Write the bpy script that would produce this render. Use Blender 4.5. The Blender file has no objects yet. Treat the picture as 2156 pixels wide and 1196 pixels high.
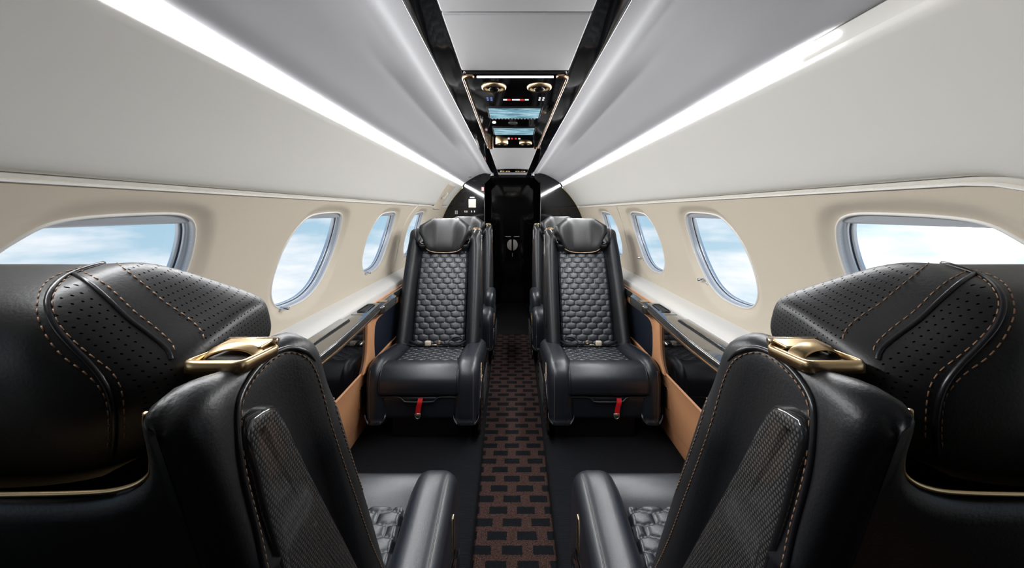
import bpy, math, random
import numpy as np
from mathutils import Vector, Matrix
from mathutils.bvhtree import BVHTree
random.seed(4)
R = math.radians
scene = bpy.context.scene
COL = scene.collection
EYE = 1.08                      # eye height over the side floor
CR, CZ = 0.80, 0.75             # cabin cylinder: radius and centre height

# ------------------------------------------------------------------ materials
MATS = {}
def nodes_of(m):
    m.use_nodes = True
    return m.node_tree.nodes, m.node_tree.links
def mat(name, col, rough=0.5, metal=0.0, spec=0.5, coat=0.0, coat_r=0.03, bump=None, emis=None, estr=0.0):
    """bump = (kind, scale, strength, distance)"""
    if name in MATS: return MATS[name]
    m = bpy.data.materials.new(name); N, L = nodes_of(m)
    b = N['Principled BSDF']
    b.inputs['Base Color'].default_value = (*col, 1)
    b.inputs['Roughness'].default_value = rough
    b.inputs['Metallic'].default_value = metal
    b.inputs['Specular IOR Level'].default_value = spec
    b.inputs['Coat Weight'].default_value = coat
    b.inputs['Coat Roughness'].default_value = coat_r
    if emis:
        b.inputs['Emission Color'].default_value = (*emis, 1)
        b.inputs['Emission Strength'].default_value = estr
    tc = N.new('ShaderNodeTexCoord')
    if bump:
        kind, sc, st, di = bump
        if kind == 'voronoi':
            t = N.new('ShaderNodeTexVoronoi'); t.inputs['Scale'].default_value = sc; out = t.outputs['Distance']
        else:
            t = N.new('ShaderNodeTexNoise'); t.inputs['Scale'].default_value = sc
            t.inputs['Detail'].default_value = 4; out = t.outputs['Fac']
        mp = N.new('ShaderNodeMapping')
        if kind == 'streak': mp.inputs['Scale'].default_value = (1, .16, 1)
        if kind == 'ribs': mp.inputs['Scale'].default_value = (.06, 1, .06)
        L.new(tc.outputs['Object'], mp.inputs['Vector']); L.new(mp.outputs['Vector'], t.inputs['Vector'])
        bp = N.new('ShaderNodeBump'); bp.inputs['Strength'].default_value = st; bp.inputs['Distance'].default_value = di
        L.new(out, bp.inputs['Height']); L.new(bp.outputs['Normal'], b.inputs['Normal'])
    else:
        t = N.new('ShaderNodeTexNoise'); t.inputs['Scale'].default_value = 40
        L.new(tc.outputs['Object'], t.inputs['Vector'])
        mr = N.new('ShaderNodeMapRange'); mr.inputs['To Min'].default_value = max(0, rough - .02); mr.inputs['To Max'].default_value = rough + .02
        L.new(t.outputs['Fac'], mr.inputs['Value']); L.new(mr.outputs['Result'], b.inputs['Roughness'])
    MATS[name] = m
    return m
leather = mat('black_leather', (.012, .0148, .021), .36, spec=.8, bump=('voronoi', 520, .22, .0006))
leather_back = mat('black_leather_soft', (.009, .0095, .011), .42, spec=.42, bump=('noise', 420, .25, .0010))
thread = mat('brown_thread', (.27, .145, .075), .6)
piping_m = mat('black_piping', (.010, .010, .012), .3)
gold = mat('satin_gold', (.60, .43, .235), .30, metal=1)
champagne = mat('champagne_metal', (.72, .55, .38), .25, metal=1)
chrome = mat('chrome', (.75, .77, .8), .12, metal=1)
steel = mat('brushed_steel', (.6, .57, .52), .3, metal=1)
gloss = mat('piano_black', (.003, .003, .0035), .06, spec=.4, coat=.15, coat_r=.02)
gloss_top = mat('dark_table_lacquer', (.030, .028, .026), .13, spec=.6, coat=.8, coat_r=.05)
plastic = mat('black_plastic', (.006, .006, .007), .35)
wallm = mat('cream_panel', (.66, .585, .475), .6, spec=.3, bump=('streak', 90, .10, .002))
upperm = mat('pale_headliner', (.76, .745, .70), .62, spec=.3, bump=('streak', 80, .12, .002))
ceilm = mat('grey_headliner', (.41, .41, .425), .6, spec=.3, bump=('noise', 300, .05, .001))
panelm = mat('ceiling_panel_grey', (.50, .50, .51), .55)
ledgem = mat('ledge_white', (.72, .70, .66), .35)
whitem = mat('rim_white', (.80, .78, .74), .4)
tan = mat('tan_leather', (.64, .31, .15), .5, bump=('voronoi', 600, .12, .0005))
navy = mat('navy_leather', (.006, .010, .020), .45, bump=('noise', 400, .2, .0008))
sidecarpet = mat('navy_carpet', (.0068, .0075, .0095), .95, spec=.15, bump=('ribs', 260, 1.0, .006))
red = mat('red_webbing', (.62, .006, .012), .6, bump=('noise', 900, .2, .0005))
black_web = mat('black_webbing', (.010, .011, .014), .6, bump=('noise', 700, .3, .0008))
cream_pl = mat('cream_buckle', (.62, .54, .42), .35)
reveal1 = mat('reveal_grey', (.55, .58, .62), .3, metal=.1)
reveal2 = mat('reveal_silver', (.72, .75, .78), .22, metal=.25)
seal = mat('window_seal', (.03, .035, .05), .4)
led = mat('led_strip', (1, 1, 1), .5, emis=(.975, .985, 1), estr=95.0)
unit_led = mat('unit_lamp', (1, 1, 1), .5, emis=(1, .98, .94), estr=1.8)
red_led = mat('red_sign', (.3, .01, .01), .4, emis=(1, .05, .03), estr=.5)
white_sign = mat('white_sign', (.8, .8, .8), .4, emis=(1, 1, 1), estr=.35)
blue_sign = mat('blue_sign', (.1, .15, .4), .4, emis=(.25, .35, 1), estr=.25)
dark_hole = mat('duct_dark', (.002, .002, .002), .6)
paper = mat('placard_paper', (.55, .52, .45), .6)
print_grey = mat('print_grey', (.45, .45, .45), .5)
mesh_pocket = mat('pocket_mesh', (.05, .05, .05), .6, bump=('voronoi', 300, 1, .003))
arch_gold = mat('arch_edge', (.55, .45, .25), .4)

def glass_mat():
    m = bpy.data.materials.new('window_glass'); N, L = nodes_of(m)
    N.remove(N['Principled BSDF'])
    tr = N.new('ShaderNodeBsdfTransparent'); tr.inputs['Color'].default_value = (.95, .975, 1, 1)
    gl = N.new('ShaderNodeBsdfGlossy'); gl.inputs['Roughness'].default_value = .02
    mx = N.new('ShaderNodeMixShader')
    mx.inputs[0].default_value = .03; L.new(tr.outputs[0], mx.inputs[1]); L.new(gl.outputs[0], mx.inputs[2])
    L.new(mx.outputs[0], N['Material Output'].inputs[0])
    return m
glass = glass_mat()

class NB:
    """small node-math builder"""
    def __init__(s, m): s.N, s.L = nodes_of(m)
    def m(s, op, a, b=None, c=None):
        n = s.N.new('ShaderNodeMath'); n.operation = op
        for i, v in enumerate((a, b, c)):
            if v is None: continue
            if isinstance(v, (int, float)): n.inputs[i].default_value = v
            else: s.L.new(v, n.inputs[i])
        return n.outputs[0]

def view_ray(px, py):
    """sight line from the eye point, in the frame of the near left seat's back: lays seams on the modelled surfaces"""
    o = Vector((-.01 + .430, -.600, EYE - .29)); d = Vector(((px - 1077) / 860, 1, -(py - 445) / 860))
    M = Matrix.Rotation(-R(20), 3, 'X'); return M @ o, (M @ d).normalized()
def seam_plane(c1, c2):
    o, d1 = view_ray(c1[0] / 1.7686, 520 + c1[1] / 1.7686); o, d2 = view_ray(c2[0] / 1.7686, 520 + c2[1] / 1.7686)
    n = d1.cross(d2).normalized(); return n, n.dot(o)
def perforated_leather():
    m = bpy.data.materials.new('perforated_leather'); nb = NB(m); N, L = nb.N, nb.L
    b = N['Principled BSDF']; b.inputs['Roughness'].default_value = .42; b.inputs['Specular IOR Level'].default_value = .45
    tc = N.new('ShaderNodeTexCoord'); sp = N.new('ShaderNodeSeparateXYZ'); L.new(tc.outputs['Object'], sp.inputs[0])
    x, y, z = sp.outputs                                   # a, c, b of the back frame
    th = .62
    p = nb.m('ADD', nb.m('MULTIPLY', y, math.cos(th)), nb.m('MULTIPLY', z, math.sin(th)))
    q = nb.m('SUBTRACT', nb.m('MULTIPLY', z, math.cos(th)), nb.m('MULTIPLY', y, math.sin(th)))
    S = .0066
    pu = nb.m('DIVIDE', p, S); qv = nb.m('DIVIDE', q, S * .5)
    row = nb.m('FLOOR', qv)
    off = nb.m('MULTIPLY', nb.m('MODULO', nb.m('ADD', row, 1000), 2), .5)
    fu = nb.m('SUBTRACT', nb.m('FRACT', nb.m('ADD', nb.m('ADD', pu, 1000), off)), .5)
    fv = nb.m('MULTIPLY', nb.m('SUBTRACT', nb.m('FRACT', nb.m('ADD', qv, 1000)), .5), .5)
    d = nb.m('SQRT', nb.m('ADD', nb.m('MULTIPLY', fu, fu), nb.m('MULTIPLY', fv, fv)))
    dot = nb.m('LESS_THAN', d, .095)
    ax = nb.m('ABSOLUTE', x)
    def side(c1, c2):                                      # 1 on the right-hand side of the seam plane
        n, d = seam_plane(c1, c2)
        t = nb.m('ADD', nb.m('ADD', nb.m('MULTIPLY', ax, n.x), nb.m('MULTIPLY', y, n.y)), nb.m('MULTIPLY', z, n.z))
        o, dd = view_ray((c1[0] + 60) / 1.7686, 520 + (c1[1] - 20) / 1.7686)
        return nb.m('GREATER_THAN' if n.dot(o + dd) > d else 'LESS_THAN', t, d)
    rA = side((445, 56), (768, 345))
    b1 = nb.m('SUBTRACT', 1, side((262, 102), (628, 425)))
    l2 = side((222, 270), (452, 520)); l3 = side((206, 240), (250, 110))
    rB = nb.m('MULTIPLY', nb.m('MULTIPLY', b1, l2), l3)
    region = nb.m('MAXIMUM', rA, rB)
    mask = nb.m('MULTIPLY', nb.m('MULTIPLY', dot, region), nb.m('MULTIPLY', nb.m('GREATER_THAN', ax, .045), nb.m('LESS_THAN', nb.m('SUBTRACT', y, nb.m('MULTIPLY', nb.m('SUBTRACT', ax, .045), .6)), .035)))
    mx = N.new('ShaderNodeMix'); mx.data_type = 'RGBA'
    mx.inputs['A'].default_value = (.0135, .0135, .014, 1); mx.inputs['B'].default_value = (.0008, .0008, .001, 1)
    L.new(mask, mx.inputs['Factor']); L.new(mx.outputs['Result'], b.inputs['Base Color'])
    sc = nb.m('MULTIPLY', nb.m('SUBTRACT', 1, mask), .45); L.new(sc, b.inputs['Specular IOR Level'])
    t = N.new('ShaderNodeTexNoise'); t.inputs['Scale'].default_value = 420; L.new(tc.outputs['Object'], t.inputs['Vector'])
    hgt = nb.m('SUBTRACT', nb.m('MULTIPLY', t.outputs['Fac'], .35), nb.m('MULTIPLY', mask, 1.0))
    bp = N.new('ShaderNodeBump'); bp.inputs['Strength'].default_value = .4; bp.inputs['Distance'].default_value = .001
    L.new(hgt, bp.inputs['Height']); L.new(bp.outputs['Normal'], b.inputs['Normal'])
    return m
perf = perforated_leather()

def carbon_mat():
    m = bpy.data.materials.new('carbon_weave'); nb = NB(m); N, L = nb.N, nb.L
    b = N['Principled BSDF']; b.inputs['Roughness'].default_value = .28; b.inputs['Coat Weight'].default_value = .5; b.inputs['Coat Roughness'].default_value = .05
    tc = N.new('ShaderNodeTexCoord'); sp = N.new('ShaderNodeSeparateXYZ'); L.new(tc.outputs['Object'], sp.inputs[0])
    x, y, z = sp.outputs
    S = .0034
    u = nb.m('DIVIDE', nb.m('ADD', nb.m('ADD', y, nb.m('MULTIPLY', z, .25)), 10), S)
    v = nb.m('DIVIDE', nb.m('ADD', nb.m('SUBTRACT', z, nb.m('MULTIPLY', y, .25)), 10), S * .62)
    col_ = nb.m('MODULO', nb.m('FLOOR', u), 2)
    fv = nb.m('FRACT', nb.m('ADD', nb.m('MULTIPLY', v, .5), nb.m('MULTIPLY', col_, .5)))
    fu = nb.m('FRACT', u)
    hv = nb.m('SINE', nb.m('MULTIPLY', fv, math.pi)); hu = nb.m('SINE', nb.m('MULTIPLY', fu, math.pi))
    h = nb.m('MULTIPLY', nb.m('POWER', hv, 1.5), nb.m('POWER', hu, .6))
    mx = N.new('ShaderNodeMix'); mx.data_type = 'RGBA'
    mx.inputs['A'].default_value = (.002, .002, .002, 1); mx.inputs['B'].default_value = (.085, .083, .08, 1)
    L.new(h, mx.inputs['Factor']); L.new(mx.outputs['Result'], b.inputs['Base Color'])
    bp = N.new('ShaderNodeBump'); bp.inputs['Strength'].default_value = .5; bp.inputs['Distance'].default_value = .001
    L.new(h, bp.inputs['Height']); L.new(bp.outputs['Normal'], b.inputs['Normal'])
    return m
carbon = carbon_mat()

def runner_mat():
    m = bpy.data.materials.new('runner_carpet'); nb = NB(m); N, L = nb.N, nb.L
    b = N['Principled BSDF']; b.inputs['Roughness'].default_value = .95; b.inputs['Specular IOR Level'].default_value = .1
    tc = N.new('ShaderNodeTexCoord')
    nz = N.new('ShaderNodeTexNoise'); nz.inputs['Scale'].default_value = 160; nz.inputs['Detail'].default_value = 3
    L.new(tc.outputs['Object'], nz.inputs['Vector'])
    sp = N.new('ShaderNodeSeparateXYZ'); L.new(tc.outputs['Object'], sp.inputs[0])
    jit = nb.m('MULTIPLY', nb.m('SUBTRACT', nz.outputs['Fac'], .5), .008)
    x = nb.m('ADD', sp.outputs[0], jit); y = nb.m('ADD', sp.outputs[1], jit)
    v = nb.m('ADD', nb.m('DIVIDE', nb.m('SUBTRACT', y, 1.892), .0602), 100.5)
    row = nb.m('MODULO', nb.m('FLOOR', v), 2)
    u = nb.m('ADD', nb.m('ADD', nb.m('DIVIDE', nb.m('ADD', x, .060), .1035), 100.5), nb.m('MULTIPLY', row, .5))
    fu = nb.m('ABSOLUTE', nb.m('SUBTRACT', nb.m('FRACT', u), .5)); fv = nb.m('ABSOLUTE', nb.m('SUBTRACT', nb.m('FRACT', v), .5))
    inb = nb.m('MULTIPLY', nb.m('LESS_THAN', fu, .325), nb.m('LESS_THAN', fv, .31))
    n2 = N.new('ShaderNodeTexNoise'); n2.inputs['Scale'].default_value = 420; L.new(tc.outputs['Object'], n2.inputs['Vector'])
    cr = N.new('ShaderNodeValToRGB'); L.new(n2.outputs['Fac'], cr.inputs[0])
    cr.color_ramp.elements[0].position = .40; cr.color_ramp.elements[0].color = (.012, .006, .005, 1)
    cr.color_ramp.elements[1].position = .62; cr.color_ramp.elements[1].color = (.088, .050, .042, 1)
    mx = N.new('ShaderNodeMix'); mx.data_type = 'RGBA'; L.new(inb, mx.inputs['Factor']); L.new(cr.outputs[0], mx.inputs['A'])
    mx.inputs['B'].default_value = (.006, .0068, .0085, 1)
    L.new(mx.outputs['Result'], b.inputs['Base Color'])
    bp = N.new('ShaderNodeBump'); bp.inputs['Strength'].default_value = .8; bp.inputs['Distance'].default_value = .003
    L.new(n2.outputs['Fac'], bp.inputs['Height']); L.new(bp.outputs['Normal'], b.inputs['Normal'])
    return m
runner_m = runner_mat()

def screen_mat():  # bluish sky reflection in the screens, painted as glowing streaks
    m = bpy.data.materials.new('screen_reflection'); nb = NB(m); N, L = nb.N, nb.L
    b = N['Principled BSDF']; b.inputs['Base Color'].default_value = (.01, .01, .01, 1); b.inputs['Roughness'].default_value = .1
    tc = N.new('ShaderNodeTexCoord'); mp = N.new('ShaderNodeMapping'); mp.inputs['Scale'].default_value = (9, 60, 1)
    L.new(tc.outputs['Object'], mp.inputs[0])
    t = N.new('ShaderNodeTexNoise'); t.inputs['Scale'].default_value = 1.6; t.inputs['Detail'].default_value = 5; t.inputs['Roughness'].default_value = .65
    L.new(mp.outputs[0], t.inputs['Vector'])
    cr = N.new('ShaderNodeValToRGB'); L.new(t.outputs['Fac'], cr.inputs[0])
    e = cr.color_ramp.elements; e[0].position = .34; e[0].color = (.01, .03, .05, 1); e[1].position = .62; e[1].color = (.50, .74, .82, 1)
    k = cr.color_ramp.elements.new(.46); k.color = (.17, .37, .48, 1)
    L.new(cr.outputs[0], b.inputs['Emission Color']); b.inputs['Emission Strength'].default_value = .85
    return m
screen_m = screen_mat()

# ------------------------------------------------------------------ mesh helpers
def tag(o, label=None, cat=None, group=None, kind=None):
    if label: o['label'] = label
    if cat: o['category'] = cat
    if group: o['group'] = group
    if kind: o['kind'] = kind
    return o
def mk(name, verts, faces, mats, parent=None, smooth=True, midx=None, loc=None, rot=None, auto=None):
    me = bpy.data.meshes.new(name)
    me.from_pydata([tuple(map(float, v)) for v in verts], [], [tuple(int(i) for i in f) for f in faces])
    if not isinstance(mats, (list, tuple)): mats = [mats]
    for m in mats: me.materials.append(m)
    if midx is not None: me.polygons.foreach_set('material_index', list(midx))
    me.polygons.foreach_set('use_smooth', [smooth] * len(me.polygons))
    me.validate(); me.update()
    if auto is not None:
        me.set_sharp_from_angle(angle=R(auto))
    o = bpy.data.objects.new(name, me); COL.objects.link(o)
    if parent is not None: o.parent = parent
    if loc is not None: o.location = loc
    if rot is not None: o.rotation_euler = rot
    return o
def empty(name, loc=(0, 0, 0), rot=(0, 0, 0)):
    o = bpy.data.objects.new(name, None); COL.objects.link(o); o.location = loc; o.rotation_euler = rot
    o.empty_display_size = .05
    return o
class MB:
    def __init__(s): s.v = []; s.f = []; s.mi = []
    def add(s, v, f, mi=0):
        n = len(s.v); s.v += [tuple(p) for p in v]; s.f += [tuple(i + n for i in q) for q in f]; s.mi += [mi] * len(f)
        return s
    def build(s, name, mats, parent=None, **k):
        return mk(name, s.v, s.f, mats, parent, midx=s.mi, **k)
def rings(rs, closed=True, cap0=False, cap1=False):
    n = len(rs[0]); v = [p for r in rs for p in r]; f = []
    for i in range(len(rs) - 1):
        for j in range(n if closed else n - 1):
            a, b = i * n + j, i * n + (j + 1) % n
            f.append((a, b, b + n, a + n))
    if cap0: f.append(tuple(range(n))[::-1])
    if cap1: f.append(tuple((len(rs) - 1) * n + j for j in range(n)))
    return v, f
def box(x0, x1, y0, y1, z0, z1, r=0.0, seg=3):
    """box with rounded edges: rounded XY outline, rounded top and bottom rims"""
    if r <= 0:
        v = [(x, y, z) for z in (z0, z1) for x, y in ((x0, y0), (x1, y0), (x1, y1), (x0, y1))]
        return v, [(3, 2, 1, 0), (4, 5, 6, 7), (0, 1, 5, 4), (1, 2, 6, 5), (2, 3, 7, 6), (3, 0, 4, 7)]
    def ring(ins, z):
        o = []
        rr = max(r - ins, 1e-5)
        for cx, cy, a0 in ((x1 - r, y1 - r, 0), (x0 + r, y1 - r, 90), (x0 + r, y0 + r, 180), (x1 - r, y0 + r, 270)):
            for k in range(seg + 1):
                a = R(a0 + 90 * k / seg); o.append((cx + rr * math.cos(a), cy + rr * math.sin(a), z))
        return o
    rs = []
    rz = min(r, (z1 - z0) / 2)
    for k in range(seg + 1):
        a = math.pi / 2 * k / seg; rs.append(ring(r * .999 * (1 - math.sin(a)), z0 + rz * (1 - math.cos(a))))
    for k in range(seg + 1):
        a = math.pi / 2 * k / seg; rs.append(ring(r * .999 * (1 - math.cos(a)), z1 - rz * (1 - math.sin(a))))
    return rings(rs, True, True, True)
def fillet(pts, r, seg=5):
    out = []; n = len(pts)
    for i in range(n):
        p0, p, p1 = (np.array(pts[(i + d) % n], float) for d in (-1, 0, 1))
        rr = r[i] if isinstance(r, (list, tuple)) else r
        d0 = p0 - p; d1 = p1 - p; l0 = np.linalg.norm(d0); l1 = np.linalg.norm(d1)
        d0 /= l0; d1 /= l1; t = min(rr, l0 * .48, l1 * .48)
        if t < 1e-5: out.append(tuple(p)); continue
        a = p + d0 * t; b = p + d1 * t
        for k in range(seg + 1):
            u = k / seg; out.append(tuple((1 - u) ** 2 * a + 2 * u * (1 - u) * p + u * u * b))
    return out
def resample(pts, n, closed=True):
    P = np.array(pts, float)
    if closed: P = np.vstack([P, P[:1]])
    d = np.r_[0, np.cumsum(np.linalg.norm(np.diff(P, axis=0), axis=1))]
    t = np.linspace(0, d[-1], n + 1)[:-1] if closed else np.linspace(0, d[-1], n)
    return np.stack([np.interp(t, d, P[:, i]) for i in range(P.shape[1])], 1)
def catmull(pts, seg=8, closed=True):
    P = [np.array(p, float) for p in pts]; n = len(P); out = []
    for i in range(n if closed else n - 1):
        if closed: p0, p1, p2, p3 = P[i - 1], P[i], P[(i + 1) % n], P[(i + 2) % n]
        else: p0, p1, p2, p3 = P[max(i - 1, 0)], P[i], P[i + 1], P[min(i + 2, n - 1)]
        for k in range(seg):
            t = k / seg
            out.append(.5 * (2 * p1 + (p2 - p0) * t + (2 * p0 - 5 * p1 + 4 * p2 - p3) * t * t + (3 * p1 - p0 - 3 * p2 + p3) * t ** 3))
    if not closed: out.append(P[-1])
    return np.array(out)
def inset(P, d):
    P = np.array(P, float); n = len(P)
    t = np.roll(P, -1, 0) - np.roll(P, 1, 0); t /= np.linalg.norm(t, axis=1)[:, None] + 1e-12
    nrm = np.stack([-t[:, 1], t[:, 0]], 1)            # left of travel: inward for ccw outlines
    area = .5 * np.sum(P[:, 0] * np.roll(P[:, 1], -1) - np.roll(P[:, 0], -1) * P[:, 1])
    if area < 0: nrm = -nrm
    if isinstance(d, np.ndarray): d = d[:, None]
    return P + nrm * d
def prism(outline, w0, w1, r, fmt, seg=4, n=64, crown=0.0):
    """outline (u,v) extruded along w from w0 to w1 with rounded rims; fmt(u,v,w)->(x,y,z)"""
    P = resample(outline, n); c = P.mean(0); rs = []
    for k in range(seg + 1):
        a = math.pi / 2 * k / seg
        Q = inset(P, r * (1 - math.sin(a))); rs.append([fmt(q[0], q[1], w0 + r * (1 - math.cos(a))) for q in Q])
    if crown:
        for t in (.15, .3, .5, .7, .85):
            w = w0 + r + (w1 - w0 - 2 * r) * t; Q = inset(P, -crown * math.sin(math.pi * t))
            rs.append([fmt(q[0], q[1], w) for q in Q])
    for k in range(seg + 1):
        a = math.pi / 2 * k / seg
        Q = inset(P, r * (1 - math.cos(a))); rs.append([fmt(q[0], q[1], w1 - r * (1 - math.sin(a))) for q in Q])
    for which in (0, 1):                                # shrink caps towards the centre in two steps
        base = np.array(inset(P, r)); w = (w0, w1)[which]
        for s in (.6, .2):
            Q = c + (base - c) * s
            ring = [fmt(q[0], q[1], w) for q in Q]
            if which == 0: rs.insert(0, ring)
            else: rs.append(ring)
    return rings(rs, True, True, True)
def tube(path, r, sides=8, closed=False, caps=True, flat=None):
    P = [Vector(p) for p in path]; n = len(P); rs = []
    up = None
    for i in range(n):
        a = P[(i - 1) % n] if (closed or i > 0) else P[i]; b = P[(i + 1) % n] if (closed or i < n - 1) else P[i]
        t = (b - a)
        if t.length < 1e-9: t = Vector((0, 0, 1))
        t.normalize()
        if up is None:
            up = Vector((0, 0, 1)) if abs(t.z) < .9 else Vector((1, 0, 0))
        s = t.cross(up); 
        if s.length < 1e-6: s = t.cross(Vector((0, 1, 0)))
        s.normalize(); up = s.cross(t).normalized()
        rr = r(i / (n - 1)) if callable(r) else r
        h, w = (rr, rr) if flat is None else flat
        rs.append([tuple(P[i] + s * (w * math.cos(2 * math.pi * k / sides)) + up * (h * math.sin(2 * math.pi * k / sides))) for k in range(sides)])
    if closed: rs.append(rs[0])
    return rings(rs, True, caps and not closed, caps and not closed)
def lathe(profile, n=32, c=(0, 0, 0)):
    """profile [(r,z)] round +z"""
    rs = [[(c[0] + r * math.cos(2 * math.pi * k / n), c[1] + r * math.sin(2 * math.pi * k / n), c[2] + z) for k in range(n)] for r, z in profile]
    return rings(rs, True, True, True)
def smooth01(t): t = min(max(t, 0), 1); return t * t * (3 - 2 * t)
def dashes(path, seglen=.0042, gap=.0026, r=.0008):
    P = resample(path, max(2, int(np.sum(np.linalg.norm(np.diff(np.array(path), axis=0), axis=1)) / .0007)), False)
    mb = MB(); step = .0007; per = max(2, int(round((seglen + gap) / step))); on = max(1, int(round(seglen / step)))
    for i in range(0, len(P) - on, per):
        q = P[i:i + on + 1]
        if len(q) >= 2:
            v, f = tube([q[0], q[len(q) // 2], q[-1]] if len(q) > 2 else q, r, 5); mb.add(v, f)
    return mb
def bvh_of(v, f): return BVHTree.FromPolygons([tuple(p) for p in v], [tuple(q) for q in f])
def drape(bvh, pts, d, back=.5, lift=.0):
    out = []; d = Vector(d).normalized()
    for p in pts:
        h = bvh.ray_cast(Vector(p) - d * back, d)
        if h[0] is not None: out.append(h[0] - d * lift)
    return [tuple(q) for q in out]

# ------------------------------------------------------------------ quilted pad
def quilt_h(u, v, W=.062, H=.0335):
    """height and groove flag of a staggered pad pattern; u across, v along"""
    best = 9
    col = u / W
    row = v / H
    r0 = math.floor(row * 1.0)
    best = 9; 
    for dr in (-1, 0, 1, 2):
        rr = r0 + dr
        off = .5 * (rr % 2)
        cu = (round(col - off) + off) * W; cv = rr * H
        du = abs(u - cu); dv = abs(v - cv)
        # flattened hexagon with short vertical sides
        d = max(du / (W * .5), (dv + du * .26) / (H * .5 + W * .065))
        if d < best: best = d
    return best
def quilt(name, w0, w1, L, fmt, parent, height=.007, step=.0032, corner=.03, u0=0.0, rot=None, loc=None):
    """panel |u|<=w(v), 0<=v<=L"""
    nv = int(L / step); nu = int(2 * max(w0, w1) / step)
    v = []; mi = []
    for j in range(nv + 1):
        vv = L * j / nv; w = w0 + (w1 - w0) * j / nv
        top = L - vv
        if top < corner: w -= corner - math.sqrt(max(0, corner ** 2 - (corner - top) ** 2))
        for i in range(nu + 1):
            uu = -w + 2 * w * i / nu
            d = quilt_h(uu + u0, vv)
            h = height * math.sqrt(max(0, 1 - min(d, 1) ** 3.2))
            e = min(w - abs(uu), L - vv, vv + .01) ; h -= .007 * (1 - smooth01(e / .012))
            v.append((fmt(uu, vv, h), d))
    f = []
    for j in range(nv):
        for i in range(nu):
            a = j * (nu + 1) + i; q = (a, a + 1, a + nu + 2, a + nu + 1); f.append(q)
            dd = sum(v[k][1] for k in q) / 4
            mi.append(1 if dd > .965 and (i + j) % 3 else 0)
    return mk(name, [p[0] for p in v], f, [leather, mat('quilt_thread', (.075, .05, .038), .5)], parent, midx=mi, rot=rot, loc=loc)

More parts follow.
